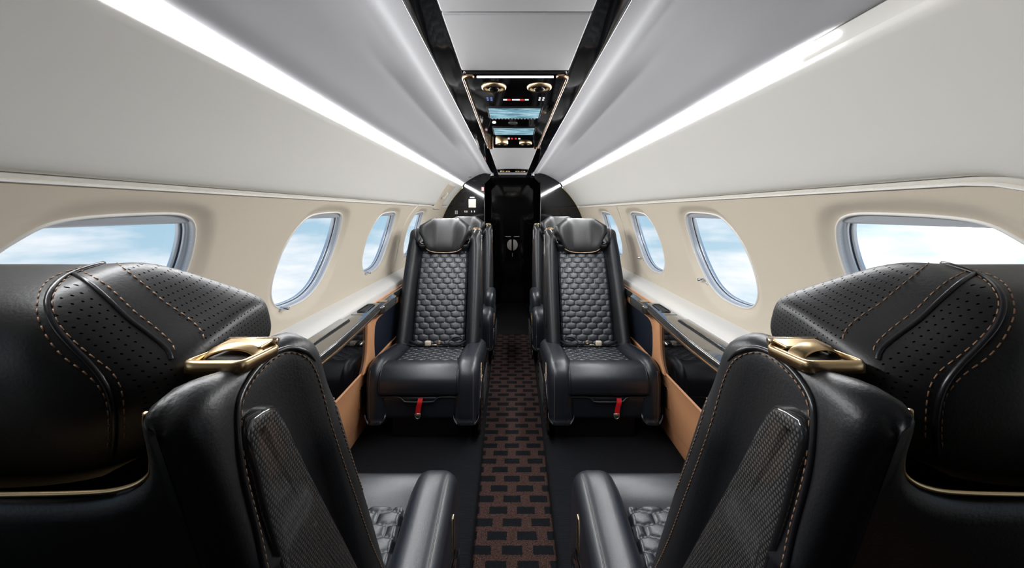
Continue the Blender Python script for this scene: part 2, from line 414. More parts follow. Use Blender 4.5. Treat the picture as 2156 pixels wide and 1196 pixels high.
# ------------------------------------------------------------------ the seat
BW, BT = .243, .229          # half widths of the back: bottom, shoulders
B0 = .726                    # shoulder height along the back
def trace(bvh, pts, lift=.0006, sd=1):
    out = []
    for p in catmull([(q[0], q[1], 0) for q in pts], 8, False):
        o, d = view_ray(p[0] / 1.7686, 520 + p[1] / 1.7686)
        hh = bvh.ray_cast(o, d)
        if hh[0] is not None:
            q = hh[0] + hh[1] * (lift if hh[1].dot(d) < 0 else -lift)
            if not out or (Vector(out[-1]) - Vector((sd * q.x, q.y, q.z))).length < .02: out.append((sd * q.x, q.y, q.z))
    return out
def build_seat(s, name='aircraft_seat'):
    """s=+1: aisle on local +x. Front is +y. Origin on the floor under the back/cushion junction."""
    root = empty(name)
    BL = (0, 0, .29)
    def bp(o): o.location = BL; o['bk'] = 1; return o
    # ---- backrest body (local x=a, y=c, z=b)
    U = .172
    out = [(-BW, -.02), (BW, -.02), (BW + .002, .30), (BT, B0), (U + .012, B0), (U - .004, .608), (-U + .004, .608), (-U - .012, B0), (-BT, B0), (-BW - .002, .30)]
    P = resample(fillet(out, [.02, .02, .2, .045, .012, .035, .035, .012, .045, .2], 7), 220)
    def cb(b): return -(.108 + .052 * smooth01((.67 - b) / .55))
    tgt = np.stack([np.clip(P[:, 0], -.150, .150), np.clip(P[:, 1], .0, .570)], 1)
    sg = np.sign(P[:, 0]); aa = np.abs(P[:, 0]); bb_ = P[:, 1]
    isU = (aa < U + .014) & (bb_ > .59)
    wU = np.array([smooth01((b - .608) / .05) for b in bb_])[:, None]
    T1 = np.stack([sg * .205, np.clip(bb_, .08, .69)], 1)
    TU = np.stack([np.clip(P[:, 0], -.19, .19), np.full(len(P), .53)], 1) * (1 - wU) + np.stack([sg * .205, np.minimum(bb_, .70)], 1) * wU
    back_t = np.where(isU[:, None], TU, T1)
    bot = bb_ < .0
    back_t[bot] = np.stack([np.clip(P[bot, 0], -.205, .205), np.full(bot.sum(), .08)], 1)
    b2 = np.stack([back_t[:, 0], np.minimum(back_t[:, 1], .53)], 1)
    b3 = np.stack([back_t[:, 0] * .3, .3 + (b2[:, 1] - .3) * .5], 1)
    nrm_ = inset(P, 1.0) - P; wi = np.where(isU, .12, np.where(bb_ > .58, .35 + .65 * np.abs(nrm_[:, 1]), 1.0))
    rs = []
    for Q in (b3, b2, back_t): rs.append([(q[0], cb(q[1]), q[1]) for q in Q])
    for ins, dc in ((.036, 0.0), (.025, .003), (.014, .010), (.006, .019), (.0015, .030), (0, .042)):
        Q = inset(P, ins * wi); rs.append([(q[0], cb(q[1]) + dc * (1 if w_ > .5 else .35), q[1]) for q, w_ in zip(Q, wi)])
    for cc, ins in ((-.75, .014), (-.5, .015), (-.25, .019), (0.05, .017), (.35, .010)):
        Q = inset(P, ins)
        rs.append([(q[0], (cb(q[1]) + .042) * (-cc if cc < 0 else 0) + (cc * .04 if cc > 0 else 0), q[1]) for q in Q])
    for t, c in ((0, .022), (.02, .040), (.08, .055), (.2, .072), (.35, .080), (.55, .078), (.75, .062), (.9, .034), (1, .008)):
        Q = P + (tgt - P) * t
        k = np.linalg.norm(tgt - P, axis=1)
        rs.append([(q[0], .022 + (c - .022) * min(1, kk / .07), q[1]) for q, kk in zip(Q, k)])
    Q = np.stack([tgt[:, 0] * .5, .3 + (tgt[:, 1] - .3) * .5], 1); rs.append([(q[0], .002, q[1]) for q in Q])
    def shp(p):
        a, c, b = p
        if c > .02: c += .055 * (1 - min(1, max(0, b) / .6)) * min(1, (c - .02) / .03)
        k = .36 * smooth01((b - .60) / .09); aa0 = .15 < abs(a) < U + .010
        if c < 0 and abs(a) < U + .034:
            ku = .64 * smooth01((b - .545) / .06); t_ = max(smooth01((b - .63) / .07), smooth01((abs(a) - U + .004) / .02)); k = ku * (1 - t_) + k * t_
            a += math.copysign(.013 * min(1, -c / .1) * smooth01((b - .59) / .04) * smooth01((abs(a) - .13) / .03) * (1 - smooth01((abs(a) - U - .004) / .03)), a)
        return (a, c, b - c * k)
    rs = [[shp(p) for p in r_] for r_ in rs]
    nr, nc = len(rs), len(rs[0]); G = np.array(rs, float)
    wgt = np.clip((G[:, :, 2] - .575) / .05, 0, 1)[:, :, None] * .6
    for _ in range(5):
        up_ = np.vstack([G[:1], G[:-1]]); dn = np.vstack([G[1:], G[-1:]])
        av = (np.roll(G, 1, 1) + np.roll(G, -1, 1) + up_ + dn) / 4
        ww = wgt.copy(); ww[:3] = 0; ww[-6:] = 0
        G = G + (av - G) * ww
    rs = [[tuple(p) for p in r_] for r_ in G]
    v, f = rings(rs, True, True, True)
    bodybvh = bvh_of(v, f)
    body = bp(mk('backrest', v, f, leather_back, root))
    # quilted centre of the back
    quilt('quilted_panel', .152, .150, .570, lambda u, w, h: (u, .014 + h + .035 * (1 - w / .558) + .012 * math.sin(math.pi * min(1, w / .558)), w), body)
    # piping + stitches of both side faces
    seam = [(1440, 1196), (1395, 1090), (1340, 930), (1285, 770), (1250, 660), (1228, 580), (1212, 520), (1196, 470), (1174, 426), (1145, 396), (1105, 380), (1060, 380), (1005, 408), (945, 465), (902, 530), (882, 590), (879, 660), (886, 760), (901, 860), (925, 960), (950, 1060), (978, 1196), (1010, 1330), (1050, 1500), (1100, 1700), (1150, 1900)]
    sa = np.array(seam, float); tn = np.gradient(sa, axis=0); tn /= np.linalg.norm(tn, axis=1)[:, None]; nn = np.stack([-tn[:, 1], tn[:, 0]], 1)
    for sd in (1, -1):
        q = trace(bodybvh, seam[8:], .0006, sd)
        v2, f2 = tube(q, lambda t: .0003 + .0022 * min(1, t * 12), 8); mk('piping', v2, f2, piping_m, body)
        if sd == s:
            for off in (-17, 17):
                q = trace(bodybvh, sa + nn * off, .0006, sd)
                d = dashes(q, r=.0006); mk('stitching', d.v, d.f, thread, body)
    # carbon inlay on the aisle face
    ol = []
    for p in [(1060, 588), (1040, 592), (972, 645), (962, 685), (968, 760), (990, 860), (1012, 980), (1040, 1100), (1064, 1196), (1150, 1560), (1700, 1960), (1420, 1400), (1300, 1120), (1200, 890), (1130, 720), (1085, 612)]:
        o_, d_ = view_ray(p[0] / 1.7686, 520 + p[1] / 1.7686); t_ = (.238 - o_.x) / d_.x; hp = o_ + d_ * t_; ol.append((max(hp.z, .08), min(hp.y, .07)))
    O = resample(catmull(ol, 4), 90)
    def aw(b): return (BT + (BW - BT) * min(1, max(0, (B0 - b) / (B0 - .3))))
    rr = []
    for ins, h in ((0, -.022), (0, -.0030), (.0012, -.0006), (.0035, .0004), (.012, .0006), (.022, .0006)):
        Q = inset(O, ins); rr.append([(s * (aw(q[0]) + h), q[1], q[0]) for q in Q])
    v2, f2 = rings(rr, True, False, True)
    mi = [1 if i < 90 * 3 else 0 for i in range(len(f2))]
    mk('carbon_inlay', v2, f2, [carbon, mat('inlay_edge', (.02, .02, .022), .08, spec=.8, coat=1)], body, midx=mi)
    # gold lip round the headrest recess
    lip = [(-U - .028, B0 + .030), (-U - .020, .738), (-U - .015, .715), (-U - .006, .693), (-U + .030, .680), (0, .678), (U - .030, .680), (U + .006, .693), (U + .015, .715), (U + .020, .738), (U + .028, B0 + .030)]
    lc = catmull(lip, 8, False)
    path = []
    for a, b in lc:
        if b > .690:
            sgn = 1 if a > 0 else -1
            hh = bodybvh.ray_cast(Vector((sgn * .10, -.101, b)), Vector((sgn, 0, 0)))
            if hh[0] is not None and abs(hh[0].x) < .215: path.append((hh[0].x - sgn * .0006, -.101, b))
        else: path.append((a, -.103, b))
    path = [tuple(p) for p in catmull(path[::4] + [path[-1]], 5, False)]
    v2, f2 = tube(path, .0016, 8); mk('recess_trim', v2, f2, gold, body)
    # curved collar plate under the headrest, seen from behind
    cp = MB(); n = 24
    pl = []
    for k in range(n + 1):
        a = -.150 + .30 * k / n; e = (abs(a) / .15) ** 4
        pl.append([(a, -.100, .679 + .012 * e), (a, -.075, .658 + .02 * e), (a, -.02, .622 + .02 * e), (a, .050, .593 + .02 * e)])
    v2, f2 = rings(pl, False); cp.add(v2, f2); o = cp.build('collar_plate', mat('dark_bronze', (.10, .065, .03), .4, metal=1), body); 
    # ---- headrest
    A = .166; nu, nv = 92, 96
    def sec(a):
        t = min(1, abs(a) / A); e = smooth01((t - .50) / .5)
        top = .792 - .047 * smooth01((t - .48) / .52); bot = .540 + .115 * smooth01((t - .55) / .45)
        front = .060 + .047 * smooth01((t - .25) / .75); back = -.075 + .006 * e
        return top, bot, front, back
    hv = []
    for i in range(nu + 1):
        u = -1 + 2 * i / nu; ph = u * math.pi / 2
        a = A * math.copysign(abs(math.sin(ph)) ** .55, ph); k = abs(math.cos(ph)) ** .34 if abs(u) < 1 else 0.0
        k = max(k, .02)
        top, bot, fr, bk = sec(a); mb_, mc = (top + bot) / 2, (fr + bk) / 2; hb, hc = (top - bot) / 2, (fr - bk) / 2
        ring = []
        for j in range(nv):
            th = 2 * math.pi * j / nv; ct, st = math.cos(th), math.sin(th)
            e = .62
            y = mc + hc * k * math.copysign(abs(ct) ** e, ct); z = mb_ + hb * k * math.copysign(abs(st) ** e, st)
            ring.append((a, y, z - max(0, y + .03) * .10 * smooth01((z - .60) / .18)))
        hv.append(ring)
    v, f = rings(hv, True, True, True)
    hbvh = bvh_of(v, f)
    head = bp(mk('headrest', v, f, perf, root))
    for sd in (1, -1):
        st = MB(); pp = MB()
        # loop between the back panel and the end wrap, then the two diagonal seams of the end face
        main = [(405, 60), (370, 66), (275, 97), (215, 132), (182, 180), (179, 232), (210, 300), (270, 370), (330, 430), (380, 490), (410, 550), (425, 620), (427, 700), (418, 780)]
        s_out = [(330, 68), (210, 107), (157, 150), (139, 210), (144, 270), (185, 350), (240, 412), (310, 463), (368, 520), (398, 580), (406, 680), (400, 760)]
        s_in = [(262, 108), (230, 132), (203, 170), (194, 215), (215, 280), (270, 345), (340, 405), (410, 460), (444, 510), (458, 560), (464, 640), (464, 720)]
        seam1 = [(272, 99), (330, 135), (400, 195), (480, 270), (560, 330), (620, 380), (638, 420)]
        st1 = [(300, 88), (370, 124), (430, 172), (500, 240), (580, 302), (640, 360), (652, 400)]
        st2 = [(430, 56), (500, 110), (560, 160), (620, 210), (680, 250), (730, 290), (755, 325), (757, 345)]
        for L_, r_ in ((main, .0021), (seam1, .0018)):
            q = trace(hbvh, L_, .0003, sd)
            if len(q) > 3: a_, b_ = tube(q, r_, 7); pp.add(a_, b_)
        for L_ in (s_out, s_in, st1, st2):
            q = trace(hbvh, L_, .0002, sd)
            if len(q) > 3: d = dashes(q, r=.00052); st.add(d.v, d.f)
        # seams of the front face
        line = [(sd * (.052 + .040 * (b - .563) / .22), .3, b) for b in np.linspace(.563, .765, 50)]
        q = drape(hbvh, line, (0, -1, 0), .3, -.0004)
        if len(q) > 3: a_, b_ = tube(q, .0012, 6); pp.add(a_, b_)
        pp.build('piping', piping_m, head); st.build('stitching', thread, head)
    # thin champagne line under the headrest front
    lp = [(a, .052 + .01 * abs(a) / .1, .545 + .022 * (abs(a) / .11) ** 4) for a in np.linspace(-.112, .112, 30)]
    v2, f2 = tube(lp, .0018, 8); mk('headrest_trim', v2, f2, mat('dull_bronze', (.40, .28, .19), .35, metal=1), head)
    # ---- shoulder belt guide, on top of the aisle shoulder
    x0, x1, y0, y1 = s * .175, s * .215, -.046, .004
    zc = .7215
    py = -.02; ca, sa = math.cos(R(-23)), math.sin(R(-23))
    def lev(vs): return [(x, py + (y - py) * ca - (z - zc) * sa, zc + .002 + (y - py) * sa + (z - zc) * ca) for x, y, z in vs]
    fr_ = MB()
    ro = resample(fillet([(min(x0, x1) - .004, y0 - .002), (max(x0, x1) + .004, y0 - .002), (max(x0, x1) + .004, y1), (min(x0, x1) - .004, y1)], .008, 4), 48)
    rr = []
    for ins, h in ((0, -.006), (0, .001), (.001, .0025), (.003, .003), (.0038, .0020), (.0043, -.003), (.0043, -.006)):
        Q = inset(ro, ins); rr.append([(q[0], q[1], zc + h) for q in Q])
    v2, f2 = rings(rr, True, True, False); fr_.add(v2, f2)
    fr_.v = lev(fr_.v); frame = fr_.build('guide_frame', gold, root); bp(frame)
    Q = inset(ro, .0050); v2, f2 = rings([[(q[0], q[1], zc - .001) for q in Q], [(.5 * (x0 + x1), .5 * (y0 + y1), zc - .001)] * len(Q)], True)
    wl = mk('guide_well', lev(v2), f2, dark_hole, frame)
    xm, xM = min(x0, x1), max(x0, x1)
    a_, b_ = box(xm + .001, xM - .001, y1 - .022, y1 + .002, .002, .005, .0012)
    sh = R(-5)
    a_ = [(x, (y - y1) * math.cos(sh) + z * math.sin(sh) + y1, zc + .003 - (y - y1) * math.sin(sh) + z * math.cos(sh)) for x, y, z in a_]
    mk('guide_plate', lev(a_), b_, gold, frame)
    hinge = MB(); a_, b_ = tube([(xm - .001, y1 - .002, zc + .005), (xM + .001, y1 - .002, zc + .005)], .0035, 10); hinge.add(lev(a_), b_)
    hinge.build('hinge_pin', champagne, frame)
    arcp = [(.5 * (x0 + x1) + .019 * math.cos(t), y0 + .022 + .004 * math.cos(t), zc - .002 + .010 * math.sin(t)) for t in np.linspace(0, math.pi, 20)]
    a_, b_ = tube(arcp, .003, 10, flat=(.0016, .007)); mk('guide_ring', lev(a_), b_, gold, frame)
    # ---- cushion
    cu = MB()
    a_, b_ = box(-.20, .20, -.10, .47, .115, .285, .02); cu.add(a_, b_)
    cush = cu.build('seat_cushion', leather, root)
    quilt('quilted_panel', .165, .152, .44, lambda u, w, h: (u, -.01 + w, .285 + .050 * (w / .44) ** 1.3 + h - .010 * math.cos(u / .16 * 1.3) * 0), cush, corner=.001, height=.010)
    yz = lambda u, v, w: (w, u, v)
    bol = [(-.05, .11), (-.06, .29), (.05, .322), (.20, .348), (.36, .370), (.46, .380), (.530, .364), (.562, .30), (.562, .18), (.556, .115), (.52, .10)]
    bo = catmull(bol[::-1], 6)
    for sd in (1, -1):
        w0, w1 = (.158, .275 if sd == s else .250)
        x = lambda u, v, w, sd=sd: (sd * w, u, v)
        v2, f2 = prism(bo, w0, w1, .042, x, 6, 90)
        if sd < 0: f2 = [q[::-1] for q in f2]
        b_o = mk('side_bolster', v2, f2, leather, root)
        bb = bvh_of(v2, f2)
        C = [(sd * (.250 if sd == s else .226), y, 1.0) for y in np.linspace(-.03, .50, 60)]
        q = drape(bb, C, (0, 0, -1), .2, .0006) + drape(bb, [(sd * (.250 if sd == s else .226), 1.0, z) for z in np.linspace(.34, .10, 30)], (0, -1, 0), .2, .0006)
        v3, f3 = tube(q, .0017, 6); mk('piping', v3, f3, mat('grey_piping', (.09, .085, .08), .4), b_o)
        if sd == s:
            q2 = [(p[0] - sd * .006, p[1], p[2]) for p in q]; d = dashes(q2, r=.0006); d.build('stitching', mat('grey_thread', (.25, .22, .2), .6), b_o)
    roll = catmull([(.36, .28), (.415, .335), (.46, .362), (.525, .358), (.565, .315), (.570, .265), (.550, .232), (.44, .225), (.37, .24)][::-1], 6)
    v2, f2 = prism(roll, -.186, .186, .012, yz, 4, 80); lr = mk('legrest', v2, f2, leather, root)
    for sd in (1, -1):
        e = resample(roll, 70); e = inset(e, .001)
        path = [(sd * .176, q[0], q[1]) for q in e if q[0] > .38 and q[1] > .228]
        path.sort(key=lambda p: math.atan2(p[2] - .29, p[1] - .42))
        v3, f3 = tube(path, .0028, 7); mk('piping', v3, f3, piping_m, lr)
    fo = fillet([(.30, .112), (.528, .112), (.545, .225), (.30, .228)], .012, 4)
    v2, f2 = prism(fo, -.182, .182, .008, yz, 3, 60); ft = mk('footrest_panel', v2, f2, leather, root)
    nt = [(-.176, .546, .223), (-.095, .547, .223), (-.075, .549, .212), (-.055, .551, .203), (.055, .551, .203), (.075, .549, .212), (.095, .547, .223), (.176, .546, .223)]
    v2, f2 = tube(catmull(nt, 6, False), .005, 8); mk('footrest_lip', v2, f2, leather, ft)
    # red pull strap with its ring
    sx = -.04 if s > 0 else 0.0
    stp = [(sx - .008, .553, .222), (sx - .006, .562, .205), (sx, .560, .18), (sx + .003, .557, .150)]
    v2, f2 = tube(catmull(stp, 6, False), .01, 8, flat=(.012, .0015)); 
    sw = MB()
    C = catmull(stp, 6, False); rr = []
    for p in C: rr.append([(p[0] - .011, p[1] - .001, p[2]), (p[0] + .011, p[1] - .001, p[2]), (p[0] + .011, p[1] + .0012, p[2]), (p[0] - .011, p[1] + .0012, p[2])])
    v2, f2 = rings(rr, True, True, True); strap = mk('pull_strap', v2, f2, red, root, smooth=False); strap['label'] = 'red webbing pull strap'
    rp = [(sx + .004 + .0125 * math.cos(t), .558, .146 + .017 * math.sin(t)) for t in np.linspace(math.pi, 2 * math.pi, 16)]
    v2, f2 = tube(rp + [(sx + .0165, .558, .151), (sx - .0085, .558, .151)], .0022, 8, closed=True)
    dr = MB(); dr.add(v2, f2)
    a_, b_ = lathe([(.0001, -.001), (.010, -.001), (.010, .001), (.0001, .001)], 18); a_ = [(x + sx + .004, .558 + z, .144 + y) for x, y, z in a_]; dr.add(a_, b_)
    dr.build('pull_ring', steel, strap)
    # base, rails, shroud
    ba = MB()
    a_, b_ = box(min(-.145 * s, .235 * s), max(-.145 * s, .235 * s), -.12, .475, 0, .108, .004); ba.add(a_, b_)
    base = ba.build('seat_base', plastic, root)
    a_, b_ = box(min(-.02 * s, .235 * s), max(-.02 * s, .235 * s), .470, .480, .104, .110, .001); mk('base_trim', a_, b_, chrome, base)
    shp = catmull([(-.12, .03), (-.12, .20), (.10, .245), (.36, .24), (.47, .20), (.50, .10), (.48, .02)][::-1], 5)
    x = lambda u, v, w: (s * w, u, v)
    v2, f2 = prism(shp, .268, .280, .005, x, 3, 60)
    if s < 0: f2 = [q[::-1] for q in f2]
    sh_ = mk('side_shroud', v2, f2, gloss, root)
    a_, b_ = box(*(sorted((s * .279, s * .283))), .02, .30, .06, .19, .0015); mk('mesh_pocket', a_, b_, mesh_pocket, sh_)
    a_, b_ = box(*(sorted((s * .272, s * .279))), .395, .415, .245, .33, .0035); lv = mk('recline_lever', a_, b_, champagne, root)
    # lap belt lying on the cushion
    by = .088
    bs = -s                                              # towards the outboard side
    w1 = catmull([(bs * .19, .04, .325), (bs * .15, .075, .325), (bs * .11, by, .316), (bs * .07, by, .320)], 8, False)
    w2 = catmull([(-bs * .19, .04, .325), (-bs * .16, .07, .325), (-bs * .13, .098, .320), (-bs * .085, .105, .320), (-bs * .065, .088, .328), (-bs * .085, .065, .345), (-bs * .12, .063, .349), (-bs * .145, .078, .338), (-bs * .125, .092, .326), (-bs * .07, .094, .320), (-bs * .03, .094, .318)], 8, False)
    a_, b_ = tube(w1, .01, 10, flat=(.0085, .0035)); belt = mk('belt_webbing', a_, b_, black_web, root)
    a_, b_ = tube(w2, .01, 10, flat=(.0085, .0035)); belt2 = mk('belt_webbing', a_, b_, black_web, root)
    a_, b_ = box(*sorted((bs * .035, bs * .070)), by - .010, by + .016, .311, .338, .007); mk('belt_buckle', a_, b_, cream_pl, belt)
    tg = MB(); tp = [(-bs * .012 + .013 * math.cos(t), by + .014 * math.sin(t) * .6, .328 + .010 * math.sin(t)) for t in np.linspace(0, 2 * math.pi, 20)[:-1]]
    a_, b_ = tube(tp, .0035, 8, closed=True); tg.add(a_, b_)
    a_, b_ = box(*sorted((bs * .002, bs * .030)), by - .006, by + .006, .314, .318, .001); tg.add(a_, b_)
    tg.build('belt_tongue', champagne, belt2)
    return root
def copy_tree(o, parent=None):
    c = o.copy(); COL.objects.link(c)
    if parent is not None: c.parent = parent
    for ch in list(o.children): copy_tree(ch, c)
    return c
def place(root, x, y, rot, recl, label, group):
    root.location = (x, y, 0); root.rotation_euler = (0, 0, rot)
    for ch in root.children:
        if ch.get('bk'): ch.rotation_euler = (R(recl), 0, 0)
    tag(root, label, 'seat', group)
A_seat = build_seat(+1); B_seat = build_seat(-1)
seats = {}
seats['FR'] = copy_tree(A_seat); seats['FL'] = copy_tree(B_seat)
seats['RR'] = copy_tree(A_seat); seats['RL'] = copy_tree(B_seat)
place(A_seat, -.430, .600, 0, 20, 'nearest black leather seat on the left, seen from behind with gold belt guide', 'forward facing seats')
place(B_seat, .430, .600, 0, 20, 'nearest black leather seat on the right, seen from behind with gold belt guide', 'forward facing seats')
place(seats['FL'], -.436, 2.43, math.pi, 20, 'quilted black seat facing the camera left of the aisle, red strap hanging at its middle', 'seats facing the camera')
place(seats['FR'], .436, 2.43, math.pi, 20, 'quilted black seat facing the camera right of the aisle, red strap off centre', 'seats facing the camera')
place(seats['RL'], -.415, 3.42, math.pi, 20, 'rearmost black seat left of the aisle, mostly hidden behind another seat', 'rear seats by the dark doorway')
place(seats['RR'], .415, 3.42, math.pi, 20, 'rearmost black seat right of the aisle, mostly hidden behind another seat', 'rear seats by the dark doorway')
for k, s in (('RL', -1), ('RR', 1)):
    arm = catmull([(-.02, .30), (-.02, .42), (.10, .462), (.30, .468), (.36, .43), (.365, .33), (.33, .29)][::-1], 5)
    v2, f2 = prism(arm, .205, .272, .025, lambda u, v, w, s=s: (s * w, u, v), 4, 60)
    if s < 0: f2 = [q[::-1] for q in f2]
    ar = mk('armrest', v2, f2, leather, seats[k])
    a_, b_ = box(*sorted((s * .270, s * .275)), .12, .15, .37, .41, .002); mk('armrest_button', a_, b_, chrome, ar)
for k in seats:
    for ch in seats[k].children:
        if ch.get('bk'): del ch['bk']
for sroot in (A_seat, B_seat):
    for ch in sroot.children:
        if ch.get('bk'): del ch['bk']

# ------------------------------------------------------------------ the shell
YN, YF = -.55, 4.30
def cyl(th, r, Y, sd): return (sd * r * math.cos(R(th)), Y, CZ + r * math.sin(R(th)))
def belt_drop(Y, sd): return 0.9 * min(((.63 - Y) / .07) ** 2, 3.2) if (sd > 0 and Y < .63) else 0.0
WIN = [(-.074, 23.3), (.08, 24.0), (.165, 23.6), (.208, 21.4), (.226, 16.6), (.215, 11.5), (.172, 6.3), (.10, 2.0), (0, -.4), (-.12, -.7), (-.185, .3), (-.220, 2.8), (-.228, 6.2), (-.212, 11.4), (-.183, 16.7), (-.135, 21.0)]
WC = [-.075, .742, 1.563, 2.375, 3.19]
TH0, TH1 = -5.2, 28.6
WK = np.array([[p[0], p[1]] for p in WIN])
def wall(sd, name):
    mb = MB()
    O = catmull(WK, 8)                          # (dy, theta)
    deg = CR * math.pi / 180
    for ci, yc in enumerate(WC):
        ya = YN if ci == 0 else .5 * (WC[ci - 1] + yc); yb = (3.62 if ci == len(WC) - 1 else .5 * (WC[ci + 1] + yc))
        c = np.array([0, 11.8]); rows = []
        Rp = []
        for p in O:
            d = (p - c); d2 = np.array([d[0], d[1] * deg]); d2 /= np.linalg.norm(d2)
            ts = []
            if d2[0] > 1e-9: ts.append((yb - yc) / d2[0])
            if d2[0] < -1e-9: ts.append((ya - yc) / d2[0])
            if d2[1] > 1e-9: ts.append((TH1 - c[1]) * deg / d2[1])
            if d2[1] < -1e-9: ts.append((TH0 - c[1]) * deg / d2[1])
            t = min(ts); Rp.append([d2[0] * t, c[1] + d2[1] * t / deg])
        Rp = np.array(Rp)
        for cy in (ya - yc, yb - yc):
            for ct in (TH0, TH1):
                k = np.argmin((Rp[:, 0] - cy) ** 2 + ((Rp[:, 1] - ct) * deg) ** 2); Rp[k] = (cy, ct)
        dist = np.hypot(Rp[:, 0] - O[:, 0], (Rp[:, 1] - O[:, 1]) * deg)
        rr = []
        for dd in (0, .003, .008, .014, .020, .027, .034, .042, .05, None, None, None):
            ring = []
            for p, q, L_ in zip(O, Rp, dist):
                if dd is None: t = None
                else: t = min(1, dd / L_)
                if t is None:
                    idx = len(rr) - 9; t0 = min(1, .05 / L_); t = t0 + (1 - t0) * (idx + 1) / 3
                w = p + (q - p) * t
                r = .801 - .016 * smooth01(t * L_ / .046)
                th = w[1]
                if th > 27: th -= belt_drop(yc + w[0], sd) * (th - 27) / 1.6
                ring.append(cyl(th, r, yc + w[0], sd))
            rr.append(ring)
        v, f = rings(rr); mb.add(v, f if sd < 0 else [q[::-1] for q in f])
    # lip on top, its lit brightness put into a whiter material
    ys = np.linspace(YN, YF, 120)
    rr = [[cyl(th - belt_drop(y, sd), r, y, sd) for th, r in ((28.2, .786), (28.25, .780), (28.37, .7785), (28.48, .780), (28.52, .786), (28.52, .82))] for y in ys]
    v, f = rings(rr, False); mb.add(v, f, 1)
    # plain end panel next to the bulkhead
    ys = np.linspace(3.62, YF, 8); ths = np.linspace(TH0, TH1, 30)
    rr = [[cyl(t, .785, y, sd) for t in ths] for y in ys]; v, f = rings(rr, False); mb.add(v, f)
    # lower wall down to the floor, behind the side ledge
    ys = np.linspace(YN, YF, 6)
    rr = [[cyl(TH0, .787, y, sd), (sd * .775, y, .5), (sd * .765, y, -.09)] for y in ys]; v, f = rings(rr, False); mb.add(v, f)
    o = mb.build(name, [wallm, whitem]); tag(o, kind='structure')
    # upper panel
    ys = np.linspace(YN, YF, 120)
    prof = [(28.45, .822), (28.55, .806), (28.8, .799), (29.1, .793), (29.45, .787), (29.9, .783), (30.5, .781), (31.4, .780), (34, .781), (38, .783), (42, .785), (45, .787), (47.5, .789), (48.3, .790), (48.7, .794), (48.9, .80)]
    rr = [[cyl(th - (belt_drop(y, sd) if th < 33 else 0), r, y, sd) for th, r in prof] for y in ys]
    v, f = rings(rr, False)
    up = mk('trim_%d' % (1 if sd < 0 else 2), v, f, upperm); tag(up, kind='structure')
    return o
for sd, nm in ((-1, 'wall_left'), (1, 'wall_right')): wall(sd, nm)

# windows
def window(sd, yc, n):
    O = resample(catmull(WK, 8) * np.array([1, CR * math.pi / 180]), 128) / np.array([1, CR * math.pi / 180])
    c = np.array([0, 11.8])
    def ring(ins, r, top=0):
        Q = inset(O * np.array([1, CR * math.pi / 180]), ins) / np.array([1, CR * math.pi / 180])
        return [cyl(p[1], r, yc + p[0], sd) for p in Q]
    root = empty('window_%d' % n, (0, 0, 0)); tag(root, kind='structure')
    def part(name, spec, m):
        v, f = rings([ring(i, r) for i, r in spec]); return mk(name, v, f, m, root)
    part('window_rim', [(-.003, .8025), (-.001, .7985), (.002, .7975), (.004, .800), (.004, .808)], whitem)
    part('window_reveal', [(.004, .806), (.004, .813), (.006, .814), (.007, .819)], reveal1)
    part('inner_frame', [(.007, .818), (.009, .8185), (.010, .824), (.008, .826)], reveal2)
    part('window_seal', [(.008, .824), (.0105, .8245), (.011, .829)], seal)
    part('outer_frame', [(.011, .828), (.013, .8285), (.014, .838), (.006, .845)], reveal2)
    # pane
    base = ring(.012, .834); cc = Vector(cyl(11.8, .834, yc, sd))
    rr = [base] + [[tuple(Vector(p).lerp(cc, t)) for p in base] for t in (.33, .66, .97)]
    # keep the pane on the hull curve
    rr2 = []
    for rg in rr:
        o = []
        for p in rg:
            th = math.atan2(p[2] - CZ, abs(p[0])); o.append((sd * .834 * math.cos(th), p[1], CZ + .834 * math.sin(th)))
        rr2.append(o)
    v, f = rings(rr2, True, False, True); mk('pane', v, f, glass, root)
    # pulled-up shade edge at the top
    mb = MB(); ys = np.linspace(-.13, .19, 20); rr = []
    for y in ys:
        rr.append([cyl(t, r, yc + y, sd) for t, r in ((24.2, .8065), (22.3, .8065), (22.0, .809), (22.3, .812), (24.2, .812))])
    v, f = rings(rr, False); mb.add(v, f); mb.build('window_shade', reveal1, root)
    # shade catch on the lower near corner
    kb = MB(); p0 = Vector(cyl(2.2, .80, yc + .168 if sd > 0 else yc - .165, sd))
    if sd > 0 or n > 0:
        yk = yc + (.150 if sd > 0 else -.165); tk = 3.2 if sd > 0 else -.2
        a, b = tube([cyl(tk, .772, yk, sd), cyl(tk, .800, yk, sd), cyl(tk, .82, yk, sd)], .006, 10); kb.add(a, b)
        a, b = tube([cyl(tk, .80, yk, sd), cyl(tk - 1.2, .80, yk - .03, sd)], .003, 8); kb.add(a, b)
        kb.build('shade_catch', chrome, root)
n = 0
for sd in (-1, 1):
    for yc in WC:
        n += 1; window(sd, yc, n)

# ceiling headliner, both halves
def h(z): return EYE + z
mb = MB(); ys = np.linspace(YN, YF, 60)
for sd in (-1, 1):
    cp = catmull([(.520, .318), (.516, .300), (.509, .295), (.494, .303), (.465, .325), (.42, .352), (.37, .378), (.33, .393), (.30, .400), (.275, .401), (.25, .396), (.214, .393)], 5, False)
    rr = [[(sd * p[0], y, h(p[1])) for p in cp] for y in ys]
    v, f = rings(rr, False); mb.add(v, f)
rr = [[(x, y, h(.47)) for x in np.linspace(-.62, .62, 9)] for y in ys[::10]]; v, f = rings(rr, False); mb.add(v, f)
for sd in (-1, 1):
    rr = [[(sd * .515, y, h(.31)), (sd * .62, y, h(.34)), (sd * .62, y, h(.475))] for y in ys[::10]]; v, f = rings(rr, False); mb.add(v, f)
tag(mb.build('ceiling', ceilm), kind='structure')
